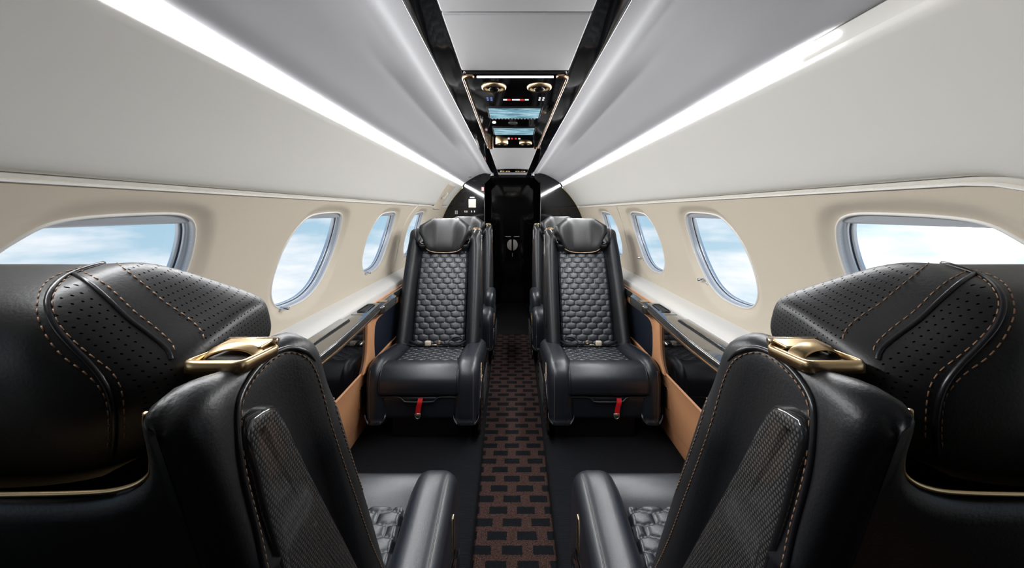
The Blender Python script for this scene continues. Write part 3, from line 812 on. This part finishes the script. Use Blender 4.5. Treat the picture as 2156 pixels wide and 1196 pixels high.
# cove lights
for sd, y0 in ((-1, .12), (1, .66)):
    root = empty('light_strip', (0, y0, 0))
    tag(root, 'long glowing white cove light running the length of the ' + ('left' if sd < 0 else 'right') + ' ceiling edge', 'light', 'cove lights')
    L_ = YF - .004 - y0
    ys = [0, .004] + list(np.linspace(.03, L_, 50)); rr2 = []
    base = np.array([(.5125, .2965), (.5165, .2895), (.5205, .2825), (.5235, .2775)])
    for y in ys:
        w = (.12 + .88 * smooth01(y / .25)) if sd > 0 else 1
        m_ = base.mean(0); rr2.append([(sd * p[0], y, h(p[1])) for p in (m_ + (base - m_) * w)])
    v, f = rings(rr2, False); mk('light_tube', v, f, led, root)
    back = [[(sd * .514, y + y0 - y0, h(.306)), (sd * .545, y, h(.31)), (sd * .533, y, h(.272))] for y in (0, L_)]
    v, f = rings(back, False); mk('light_channel', v, f, whitem, root)
# filler behind the cove, whole length
for sd, n_ in ((1, 3), (-1, 4)):
    v, f = rings([[(sd * .511, y, h(.300)), (sd * .519, y, h(.289)), (sd * .527, y, h(.270))] for y in (YN, .75 if sd > 0 else .13)], False)
    tag(mk('trim_%d' % n_, v, f, upperm), kind='structure')

# black ceiling rails
for sd, nn in ((-1, 5), (1, 6)):
    pr = catmull([(.217, .400), (.2145, .391), (.208, .3875), (.185, .3865), (.165, .3865), (.150, .3865), (.1465, .3885), (.1465, .41)], 4, False)
    ys = np.linspace(YN, YF, 12)
    v, f = rings([[(sd * p[0], y, h(p[1])) for p in pr] for y in ys], False)
    tag(mk('trim_%d' % nn, v, f, gloss), kind='structure')
v, f = box(-.20, .20, YN, YF, h(.41), h(.42)); tag(mk('trim_7', v, f, plastic, smooth=False), kind='structure')
def cpanel(y0, y1, label):
    a, b = box(-.145, .145, y0, y1, h(.381), h(.41), .003); o = mk('ceiling_panel', a, b, panelm, auto=40); tag(o, label, 'panel')
cpanel(YN + .02, .780, 'grey ceiling panel cut off by the top edge of the photo')
cpanel(.790, 1.105, 'large pale grey ceiling panel just in front of the air vent unit')
cpanel(2.40, 3.66, 'grey ceiling panel behind the large black service unit')
cpanel(3.95, 4.28, 'small far grey ceiling panel beside the dark bulkhead')

# service units
def ring_vent(x, y, z, r, parent):
    a, b = lathe([(r * .66, -.001), (r * .71, -.006), (r * .82, -.009), (r * .95, -.006), (r, 0), (r, .004), (r * .5, .004)], 36, (x, y, z))
    o = mk('air_vent', a, b, gold, parent)
    a, b = lathe([(.0005, -.0115), (r * .30, -.012), (r * .42, -.009), (r * .46, -.001), (.0005, -.001)], 28, (x, y, z)); mk('vent_nozzle', a, b, gloss, o)
    a, b = lathe([(.0005, -.0010), (r * .70, -.0012), (r * .70, .0), (.0005, .0)], 28, (x, y, z)); mk('vent_throat', a, b, dark_hole, o)
su = empty('service_unit', (0, 1.11, h(.37)))
tag(su, 'large black glass overhead service unit with four gold air vents and two screens', 'service unit')
def unitpart(name, v, f, m, par=None, **k):
    o = mk(name, v, f, m, par or su, **k)
    if par is None or par is su:
        o.location = (0, -1.11, -h(.37))
    return o
a, b = box(-.142, .142, 1.112, 2.38, h(.368), h(.40), .007); body = unitpart('housing', a, b, gloss, auto=50)
for sd in (-1, 1):
    pts = [(sd * .115, 1.113, h(.367)), (sd * .136, 1.114, h(.367)), (sd * .1435, 1.124, h(.367)), (sd * .1435, 2.365, h(.367)), (sd * .138, 2.378, h(.367)), (sd * .12, 2.380, h(.367))]
    pp_ = fillet([p[:2] for p in pts], .005, 3); a, b = tube([(p[0], p[1], h(.369)) for p in pp_], .004, 8, flat=(.007, .0042)); unitpart('edge_trim', a, b, mat('copper_trim', (.55, .36, .24), .22, metal=1))
a, b = box(-.105, .105, 1.114, 1.118, h(.3645), h(.37), .001); unitpart('lamp_bar', a, b, unit_led)
zc = h(.3675)
vents = []
for x, y, r in ((-.062, 1.205, .037), (.072, 1.205, .037), (-.062, 2.20, .034), (.066, 2.20, .034)): ring_vent(x, y, zc, r, body)
for (y0, y1, w) in ((1.452, 1.60, .096), (1.80, 1.945, .093)):
    a, b = box(-w - .004 + .002, w + .004, y0 - .02, y1 + .004, zc - .002, zc + .001, .0008); mk('screen_bezel', a, b, plastic, body)
    a, b = box(-w + .004, w - .002, y0, y1, zc - .0035, zc - .001, .0005); mk('screen', a, b, screen_m, body)
def flatbox(name, x, y, w, l, m, par=body):
    a, b = box(x - w / 2, x + w / 2, y - l / 2, y + l / 2, zc - .0018, zc + .0005); mk(name, a, b, m, par, smooth=False)
for sx in (-.010, .032):
    flatbox('warning_light', sx - .021 + .0, 1.345, .013, .007, white_sign); flatbox('warning_light', sx - .008, 1.345, .012, .008, red_led); flatbox('warning_light', sx + .008, 1.345, .013, .005, white_sign)
for x0, m_ in ((-.082, blue_sign), (.088, white_sign)):
    for dx in (-.006, .006):
        for dy in (-.012, .012): flatbox('button_mark', x0 + dx, 1.335 + dy, .006, .006, m_)
for x0 in (-.024, -.008, .012, .030): flatbox('warning_light', x0, 2.07, .010, .007, red_led if x0 in (-.008, .012) else white_sign)
a, b = lathe([(.0002, -.004), (.006, -.003), (.008, 0), (.008, .002)], 20, (-.082, 1.69, zc)); mk('reading_light', a, b, unit_led, body)
a, b = lathe([(.017, -.0022), (.0185, -.0022), (.0185, 0), (.017, 0)], 28, (-.004, 1.70, zc)); mk('lens_ring', a, b, mat('dark_ring', (.05, .05, .05), .3), body)
for k in range(14): flatbox('touch_key', -.085 + k * .0128, 1.62, .007, .003, print_grey)
s2 = empty('service_unit', (0, 3.70, h(.37))); tag(s2, 'small far service strip with tiny round gold vents before the bulkhead', 'service unit')
a, b = box(-.142, .142, 3.68, 3.93, h(.372), h(.40), .006); o = mk('housing', a, b, gloss, s2, auto=50); o.location = (0, -3.70, -h(.37))
for x in (-.095, -.045, .045, .095):
    a, b = lathe([(.008, -.002), (.018, -.006), (.022, 0), (.022, .002)], 20, (x, 3.80, h(.371))); mk('air_vent', a, b, gold, o)

for sd in (-1, 1):
    a, b = box(*sorted((sd * .200, sd * .228)), 4.24, 4.285, h(.370), h(.396), .004); o = mk('rail_end_cap', a, b, chrome)
    tag(o, 'small chrome cap at the far end of the %s black ceiling rail' % ('left' if sd < 0 else 'right'), 'end cap')
a, b = box(-.455, -.405, 4.06, 4.10, h(.340), h(.352), .004); o = mk('ceiling_latch', a, b, chrome)
tag(o, 'tiny chrome latch on the grey ceiling beside the far end of the left light', 'latch')
# ------------------------------------------------------------------ floor
mb = MB()
def half(y): return .134 + (y - 1.28) * .0142
ys = np.linspace(YN, YF, 30)
for sd in (-1, 1):
    rr = []
    for y in ys:
        w = half(y)
        prof = [(w, -.05), (w, -.038), (w + .003, -.012), (w + .009, -.003), (w + .02, 0), (.5, 0), (.80, 0)]
        rr.append([(sd * p[0], y, p[1]) for p in prof])
    v, f = rings(rr, False); mb.add(v, f if sd < 0 else [q[::-1] for q in f])
a, b = box(-.8, .8, YN, 5.1, -.09, -.05); mb.add(a, b)
tag(mb.build('floor', sidecarpet), kind='structure')
a, b = box(-.1715, .1715, YN + .01, 3.72, -.05, -.040, 0)
rn = [[(-half(y) - .002, y, -.040), (half(y) + .002, y, -.040)] for y in np.linspace(YN + .01, 3.72, 30)]
v, f = rings([[(-half(y) - .001, y, -.050), (-half(y) - .001, y, -.040), (half(y) + .001, y, -.040), (half(y) + .001, y, -.050)] for y in np.linspace(YN + .01, 3.72, 30)], True, True, True)
tag(mk('carpet_runner', v, f, runner_m, smooth=False), 'brown aisle carpet runner woven with staggered black bricks', 'carpet')
v, f = box(-.166, .166, 3.72, 4.98, -.05, -.038); tag(mk('trim_8', v, f, plastic, smooth=False), kind='structure')

# ------------------------------------------------------------------ side consoles
def sidewall(sd):
    side = 'left' if sd < 0 else 'right'
    # white ledge under the windows
    pr = catmull([(.792, EYE - .385), (.786, EYE - .398), (.775, EYE - .404), (.745, EYE - .418), (.725, EYE - .432), (.712, EYE - .446), (.712, EYE - .50)], 4, False)
    v, f = rings([[(sd * p[0], y, p[1]) for p in pr] for y in np.linspace(YN, YF, 10)], False)
    tag(mk('trim_%d' % (9 if sd < 0 else 10), v, f, ledgem), kind='structure')
    # table section with curved inner edge, cup recess at its far end
    t = empty('side_table', (sd * .66, 1.2, .60)); tag(t, 'glossy black side table under the ' + side + ' windows, cup recess at its far end', 'side table', 'side tables')
    off = (-sd * .66, -1.2, -.60)
    ol = [(.712, .80), (.712, 1.99), (.655, 1.995), (.638, 1.95), (.622, 1.75), (.603, 1.45), (.597, 1.2), (.597, .95), (.600, .80)]
    O = fillet(ol, [.01, .02, .02, .02, .1, .1, .1, .1, .01], 5)
    Pq = resample(O, 160)
    rr = []
    for ins, z in ((.012, .594), (.003, .597), (0, .602), (0, .606), (.003, .607), (.003, .609), (0, .610), (0, .626), (.002, .632), (.006, .635), (.010, .6355)):
        rr.append([(sd * q[0], q[1], z) for q in inset(Pq, ins)])
    v, f = rings(rr, True, True, True)
    mi = [(1 if 3 * 160 <= i < 6 * 160 else 0) for i in range(len(f))]
    o = mk('table_top', v, f, [gloss_top, gold], t, midx=mi, auto=60); o.location = off
    # raised lid line along the window side
    a, b = box(*sorted((sd * .668, sd * .709)), .82, 1.66, .6365, .6435, .003); l_ = mk('table_leaf_cover', a, b, gloss_top, t); l_.location = off
    a, b = box(*sorted((sd * .6655, sd * .668)), .82, 1.66, .6357, .6385); g_ = mk('leaf_slot', a, b, dark_hole, t, smooth=False); g_.location = off
    # cup recess rim
    ro = resample(fillet([(.650, 1.80), (.695, 1.80), (.695, 1.945), (.658, 1.945)], .02, 5), 60)
    rr = [[(sd * q[0], q[1], z) for q in inset(ro, i)] for i, z in ((-.003, .6355), (-.002, .6385), (.001, .640), (.004, .6385), (.005, .630), (.007, .6362))]
    v, f = rings(rr, True, False, False); c_ = mk('cup_recess_rim', v, f, gloss, t); c_.location = off
    Q = inset(ro, .006); v, f = rings([[(sd * q[0], q[1], .6362) for q in Q]] + [[(sd * .673, 1.87, .6362)] * len(Q)]); c2 = mk('cup_recess', v, f, dark_hole, c_)
    a, b = box(*sorted((sd * .648, sd * .700)), 1.752, 1.755, .6357, .6364); g2 = mk('table_joint', a, b, dark_hole, t, smooth=False); g2.location = off
    # second lower section beside the seats facing the camera
    t2 = empty('armrest_console', (sd * .67, 2.6, .58)); tag(t2, 'narrow glossy black console beside the camera-facing ' + side + ' seat', 'console', 'rear consoles')
    off2 = (-sd * .67, -2.6, -.58)
    Pc = resample(fillet([(.702, 2.0), (.702, 3.9), (.680, 3.9), (.680, 2.33), (.640, 2.26), (.640, 2.0)], .012, 4), 120)
    rr = [[(sd * q[0], q[1], z) for q in inset(Pc, i_)] for i_, z in ((.004, .572), (.001, .575), (0, .58), (0, .604), (.002, .609), (.006, .612))]
    v, f = rings(rr, True, True, True); o = mk('console_top', v, f, gloss_top, t2, auto=50); o.location = off2
    a, b = box(*sorted((sd * .704, sd * .716)), 1.99, 3.9, .60, .6145, .003); o = mk('leather_edge', a, b, tan, t2, auto=50); o.location = off2; o['label'] = 'tan leather edging'
    a, b = box(*sorted((sd * .652, sd * .700)), 2.10, 2.14, .612, .616, .002); o = mk('gold_catch', a, b, champagne, t2); o.location = off2
    # tan lower panel
    lp = empty('lower_side_panel', (sd * .70, 1.5, 0)); tag(lp, 'tan leather lower panel on the ' + side + ' side wall beneath the black table', 'panel', 'tan lower panels')
    off3 = (-sd * .70, -1.5, 0)
    pr = [(.742, 0), (.739, .012), (.731, .075), (.7305, .078), (.7285, .083), (.7275, .086), (.712, .24), (.704, .318), (.700, .327), (.706, .333), (.73, .335)]
    def topz(y): return smooth01((y - 1.80) / .18)
    rr = [[(sd * p[0], y, p[1]) for p in pr] for y in np.linspace(YN, 4.2, 40)]
    v, f = rings(rr, False); o = mk('tan_panel', v, f, tan, lp, auto=40); o.location = off3
    # post, curved at its foot, joining table and panel
    po = [(1.86, .325), (1.90, .345), (1.925, .40), (1.935, .50), (1.94, .568), (1.998, .568), (2.01, .568), (3.85, .568), (3.85, .528), (2.10, .533), (2.055, .522), (2.035, .50), (2.030, .42), (2.04, .35), (2.08, .325)]
    P2 = resample(fillet(po, .02, 4), 150)
    rr = [[(sd * (x + (.33 - q[1]) * -.0), q[0], q[1]) for q in inset(P2, i)] for i, x in ((0, .712), (0, .6945), (.0015, .6915), (.004, .6905))]
    v, f = rings(rr, True, True, True); o = mk('panel_post', v, f, tan, lp, auto=50); o.location = off3
    a, b = box(*sorted((sd * .6905, sd * .709)), 1.930, 1.994, .566, .592, .003); o = mk('post_cap', a, b, tan, lp, auto=50); o.location = off3
    # outlet
    a, b = box(*sorted((sd * .7065, sd * .722)), 1.885, 1.975, .165, .262, .004); o = mk('socket_plate', a, b, champagne, lp); o.location = off3
    a, b = box(*sorted((sd * .7045, sd * .708)), 1.893, 1.967, .173, .254, .001); o2 = mk('socket_face', a, b, plastic, o)
    # dark cabinet face above the tan panel, and the navy panel beyond the post
    a, b = box(*sorted((sd * .702, sd * .712)), YN, 1.935, .335, .592, .002); o = mk('cabinet_face', a, b, gloss, lp, smooth=False); o.location = off3
    o['label'] = 'glossy black cabinet face'; cf = o
    la = MB(); 
    for k in range(3):
        a, b = tube([(sd * .702, 1.845 + k * .014, .48), (sd * .690, 1.845 + k * .014, .48)], .005, 8); la.add(a, b)
    a, b = tube([(sd * .692, 1.835, .48), (sd * .692, 1.88, .48)], .0065, 10); la.add(a, b)
    la.build('cabinet_latch', steel, cf)
    a, b = box(*sorted((sd * .703, sd * .712)), 1.97, 4.2, .335, .570, .002); o = mk('armrest_panel', a, b, navy, lp, smooth=False); o.location = off3; o['label'] = 'dark navy leather inset panel'
sidewall(-1); sidewall(1)

# door edge mouldings on the side walls between the last windows
for sd, pts in ((-1, [(2.63, -4.5), (2.70, -2.8), (2.755, 2), (2.78, 8), (2.80, 14), (2.84, 20), (2.90, 25), (2.98, 28.3)]),
                (1, [(2.62, -5), (2.72, 0), (2.775, 6), (2.79, 12), (2.785, 19), (2.77, 24), (2.74, 28)])):
    C = catmull([cyl(t, .785, y, sd) for y, t in pts], 6, False)
    v, f = tube(C, .004, 8, flat=(.010, .005)); tag(mk('trim_%d' % (11 if sd < 0 else 12), v, f, wallm), kind='structure')
# hatch strip with handle up on the left
hs = empty('exit_hatch_handle', cyl(38, .78, 3.72, -1)); tag(hs, 'cream emergency handle housing on the upper left wall near the bulkhead', 'handle')
inv = tuple(-c for c in cyl(38, .78, 3.72, -1))
ys = np.linspace(3.50, 3.88, 10)
rr = [[cyl(t, .772 if .02 < (y - 3.5) / .38 < .98 else .786, y + (t - 38) * -.004 + .02, -1) for t in np.linspace(27, 46, 14)] for y in [3.499] + list(ys) + [3.881]]
v, f = rings(rr, False); o = mk('housing', v, f, wallm, hs, auto=50); o.location = inv
a, b = tube([cyl(36, .765, 3.60, -1), cyl(36.5, .752, 3.62, -1), cyl(40, .752, 3.60, -1), cyl(40.5, .765, 3.60, -1)], .008, 8); o2 = mk('pull_handle', a, b, whitem, hs); o2.location = inv

# ------------------------------------------------------------------ bulkhead, doorway and doors
def arch_outline():
    pts = []
    for t in np.linspace(-68, 48.5, 40): pts.append((.783 * math.cos(R(t)), CZ + .783 * math.sin(R(t))))
    pts += [(.47, h(.33)), (.30, h(.425)), (.214, h(.398))]
    return pts
ar = arch_outline()
for sd, nm in ((-1, 'bulkhead_panel'), (1, 'bulkhead_panel')):
    poly = [(.295, 0.0)] + [p for p in ar if p[1] > 0.0] + [(.214, h(.395)), (.24, h(.34)), (.295, h(.29))]
    v = [(sd * x, y, z) for y in (YF, YF + .03) for x, z in poly]; m_ = len(poly)
    f = [tuple(range(m_)), tuple(range(2 * m_ - 1, m_ - 1, -1))] + [(i, (i + 1) % m_, (i + 1) % m_ + m_, i + m_) for i in range(m_)]
    o = mk(nm, v, f, gloss, smooth=False)
    tag(o, 'glossy black bulkhead panel on the %s of the doorway%s' % (('left', ', with a pale placard') if sd < 0 else ('right', '')), 'bulkhead')
    if sd < 0:
        a, b = box(-.462, -.385, YF - .003, YF, h(.04), h(.128), .001); pc = mk('placard', a, b, paper, o, smooth=False)
        a, b = box(-.449, -.398, YF - .003, YF, h(.14), h(.152), .001); mk('small_label', a, b, print_grey, o, smooth=False)
        for x in (-.60, -.583, -.50, -.48, -.43, -.40):
            a, b = box(x - .005, x + .005, YF - .003, YF, h(-.03 if x < -.55 else -.012), h(.008), .001); mk('small_mark', a, b, print_grey, o, smooth=False)
        a, b = box(-.325, -.30, YF - .003, YF, h(.215), h(.255), .001); mk('red_label', a, b, mat('label_pink', (.55, .28, .28), .5), o, smooth=False)
        for k in range(5):
            a, b = box(-.455, -.392, YF - .0036, YF - .0028, h(.055 + k * .014), h(.058 + k * .014)); mk('printed_line', a, b, print_grey, pc, smooth=False)
    # arch edging
    C = [(sd * .781 * math.cos(R(t)), YF - .006, CZ + .781 * math.sin(R(t))) for t in np.linspace(-4, 48, 40)]
    v, f = tube(C, .004, 8); tag(mk('trim_%d' % (13 if sd < 0 else 14), v, f, arch_gold), kind='structure')
    # slim door posts
    v, f = tube([(sd * .293, YF - .004, .0), (sd * .293, YF - .004, h(.31))], .004, 8); tag(mk('trim_%d' % (15 if sd < 0 else 16), v, f, gloss), kind='structure')
# vestibule beyond, dark and glossy
mb = MB()
for a_ in ((-.62, -.60, YF + .03, 5.02, -.05, h(.42)), (.60, .62, YF + .03, 5.02, -.05, h(.42)), (-.62, .62, YF + .03, 5.02, h(.36), h(.44))):
    a, b = box(*a_); mb.add(a, b)
tag(mb.add(*box(-.62, .62, 5.04, 5.06, -.09, h(.44))).build('wall_far', gloss, smooth=False), kind='structure')
for sd, n_ in ((-1, 1), (1, 2)):
    root = empty('door_%d' % n_, (sd * .15, 5.0, -.05)); tag(root, kind='structure')
    a, b = box(*sorted((sd * .003, sd * .60)), 5.0, 5.03, -.05, h(.37)); o = mk('door_leaf', a, b, gloss, root, smooth=False); o.location = (-sd * .15, -5.0, .05)
    ring_ = [(0.012, .068 * math.sin(t)) if False else (.010 + .056 * math.cos(t), .066 * math.sin(t)) for t in np.linspace(-math.pi / 2, math.pi / 2, 20)]
    v = [(sd * x, y, h(-.41) + z) for y in (4.985, 5.0) for x, z in ring_]; m_ = len(ring_)
    f = [tuple(range(m_)), tuple(range(2 * m_ - 1, m_ - 1, -1))] + [(i, (i + 1) % m_, (i + 1) % m_ + m_, i + m_) for i in range(m_)]
    mk('door_handle', v, f, steel, o, smooth=False)
    a, b = box(*sorted((sd * .018, sd * .085)), 4.997, 5.0, h(-.313), h(-.306)); mk('door_marking', a, b, print_grey, o, smooth=False)
a, b = box(-.004, .004, 4.993, 5.0, h(-.555), h(-.51)); tag(mk('door_bolt', a, b, steel, smooth=False), 'tiny steel bolt at the meeting line of the dark double doors', 'bolt')
# closing wall behind the camera
v, f = box(-.82, .82, YN - .04, YN, -.09, h(.48)); tag(mk('wall_near', v, f, plastic, smooth=False), kind='structure')

# ------------------------------------------------------------------ sky
w = bpy.data.worlds.new('sky'); scene.world = w; w.use_nodes = True
N, L = w.node_tree.nodes, w.node_tree.links
N.clear()
class W(NB):
    def __init__(s): s.N, s.L = N, L
nb = W()
tc = N.new('ShaderNodeTexCoord'); sp = N.new('ShaderNodeSeparateXYZ'); L.new(tc.outputs['Generated'], sp.inputs[0])
mp = N.new('ShaderNodeMapping'); mp.inputs['Scale'].default_value = (1.6, 1.6, 7); L.new(tc.outputs['Generated'], mp.inputs[0])
t = N.new('ShaderNodeTexNoise'); t.inputs['Scale'].default_value = 2.6; t.inputs['Detail'].default_value = 8; t.inputs['Roughness'].default_value = .58
L.new(mp.outputs[0], t.inputs['Vector'])
zz = sp.outputs[2]
elev = nb.m('ADD', nb.m('MULTIPLY', zz, -3.2), -.10)           # more cloud further down
cl = nb.m('ADD', t.outputs['Fac'], nb.m('MULTIPLY', elev, .42))
cr = N.new('ShaderNodeValToRGB'); L.new(cl, cr.inputs[0]); e = cr.color_ramp.elements
e[0].position = .46; e[0].color = (0, 0, 0, 1); e[1].position = .74; e[1].color = (1, 1, 1, 1)
grad = N.new('ShaderNodeValToRGB'); L.new(nb.m('ADD', nb.m('MULTIPLY', zz, 1.2), .5), grad.inputs[0]); e = grad.color_ramp.elements
e[0].position = .15; e[0].color = (.62, .80, .88, 1); e[1].position = .95; e[1].color = (.16, .34, .62, 1)
k = grad.color_ramp.elements.new(.5); k.color = (.42, .62, .76, 1)
mx = N.new('ShaderNodeMix'); mx.data_type = 'RGBA'; L.new(cr.outputs[0], mx.inputs['Factor']); L.new(grad.outputs[0], mx.inputs['A']); mx.inputs['B'].default_value = (1.0, 1.0, 1.02, 1)
# bright hazy glow round the low sun
sd_ = Vector((983, 860, -40)).normalized()
dp = N.new('ShaderNodeVectorMath'); dp.operation = 'DOT_PRODUCT'; L.new(tc.outputs['Generated'], dp.inputs[0]); dp.inputs[1].default_value = sd_
g1 = nb.m('MULTIPLY', nb.m('POWER', nb.m('MAXIMUM', dp.outputs['Value'], 0), 30), .35)
g2 = nb.m('MULTIPLY', nb.m('POWER', nb.m('MAXIMUM', dp.outputs['Value'], 0), 2500), 14)
gl = nb.m('ADD', g1, g2)
ad = N.new('ShaderNodeMix'); ad.data_type = 'RGBA'; ad.blend_type = 'ADD'; ad.inputs['Factor'].default_value = 1
cmb = N.new('ShaderNodeCombineColor')
for i, kf in enumerate((1, .97, .92)): L.new(nb.m('MULTIPLY', gl, kf), cmb.inputs[i])
L.new(mx.outputs['Result'], ad.inputs['A']); L.new(cmb.outputs[0], ad.inputs['B'])
bg = N.new('ShaderNodeBackground'); L.new(ad.outputs['Result'], bg.inputs[0]); bg.inputs[1].default_value = .92
ow = N.new('ShaderNodeOutputWorld'); L.new(bg.outputs[0], ow.inputs[0])
WORLD_BG = bg

# ------------------------------------------------------------------ camera
cam = bpy.data.objects.new('camera', bpy.data.cameras.new('camera')); COL.objects.link(cam)
cam.location = (-.01, 0, EYE); cam.rotation_euler = (R(90), 0, 0)
cam.data.sensor_width = 36; cam.data.lens = 860 / 2156 * 36
cam.data.shift_x = 1 / 2156; cam.data.shift_y = -153 / 2156; cam.data.clip_start = .01
scene.camera = cam
scene.view_settings.view_transform = 'Standard'
scene.view_settings.look = 'None'; scene.view_settings.gamma = 1; scene.view_settings.exposure = 0.2
scene.cycles.max_bounces = 10; scene.cycles.diffuse_bounces = 6
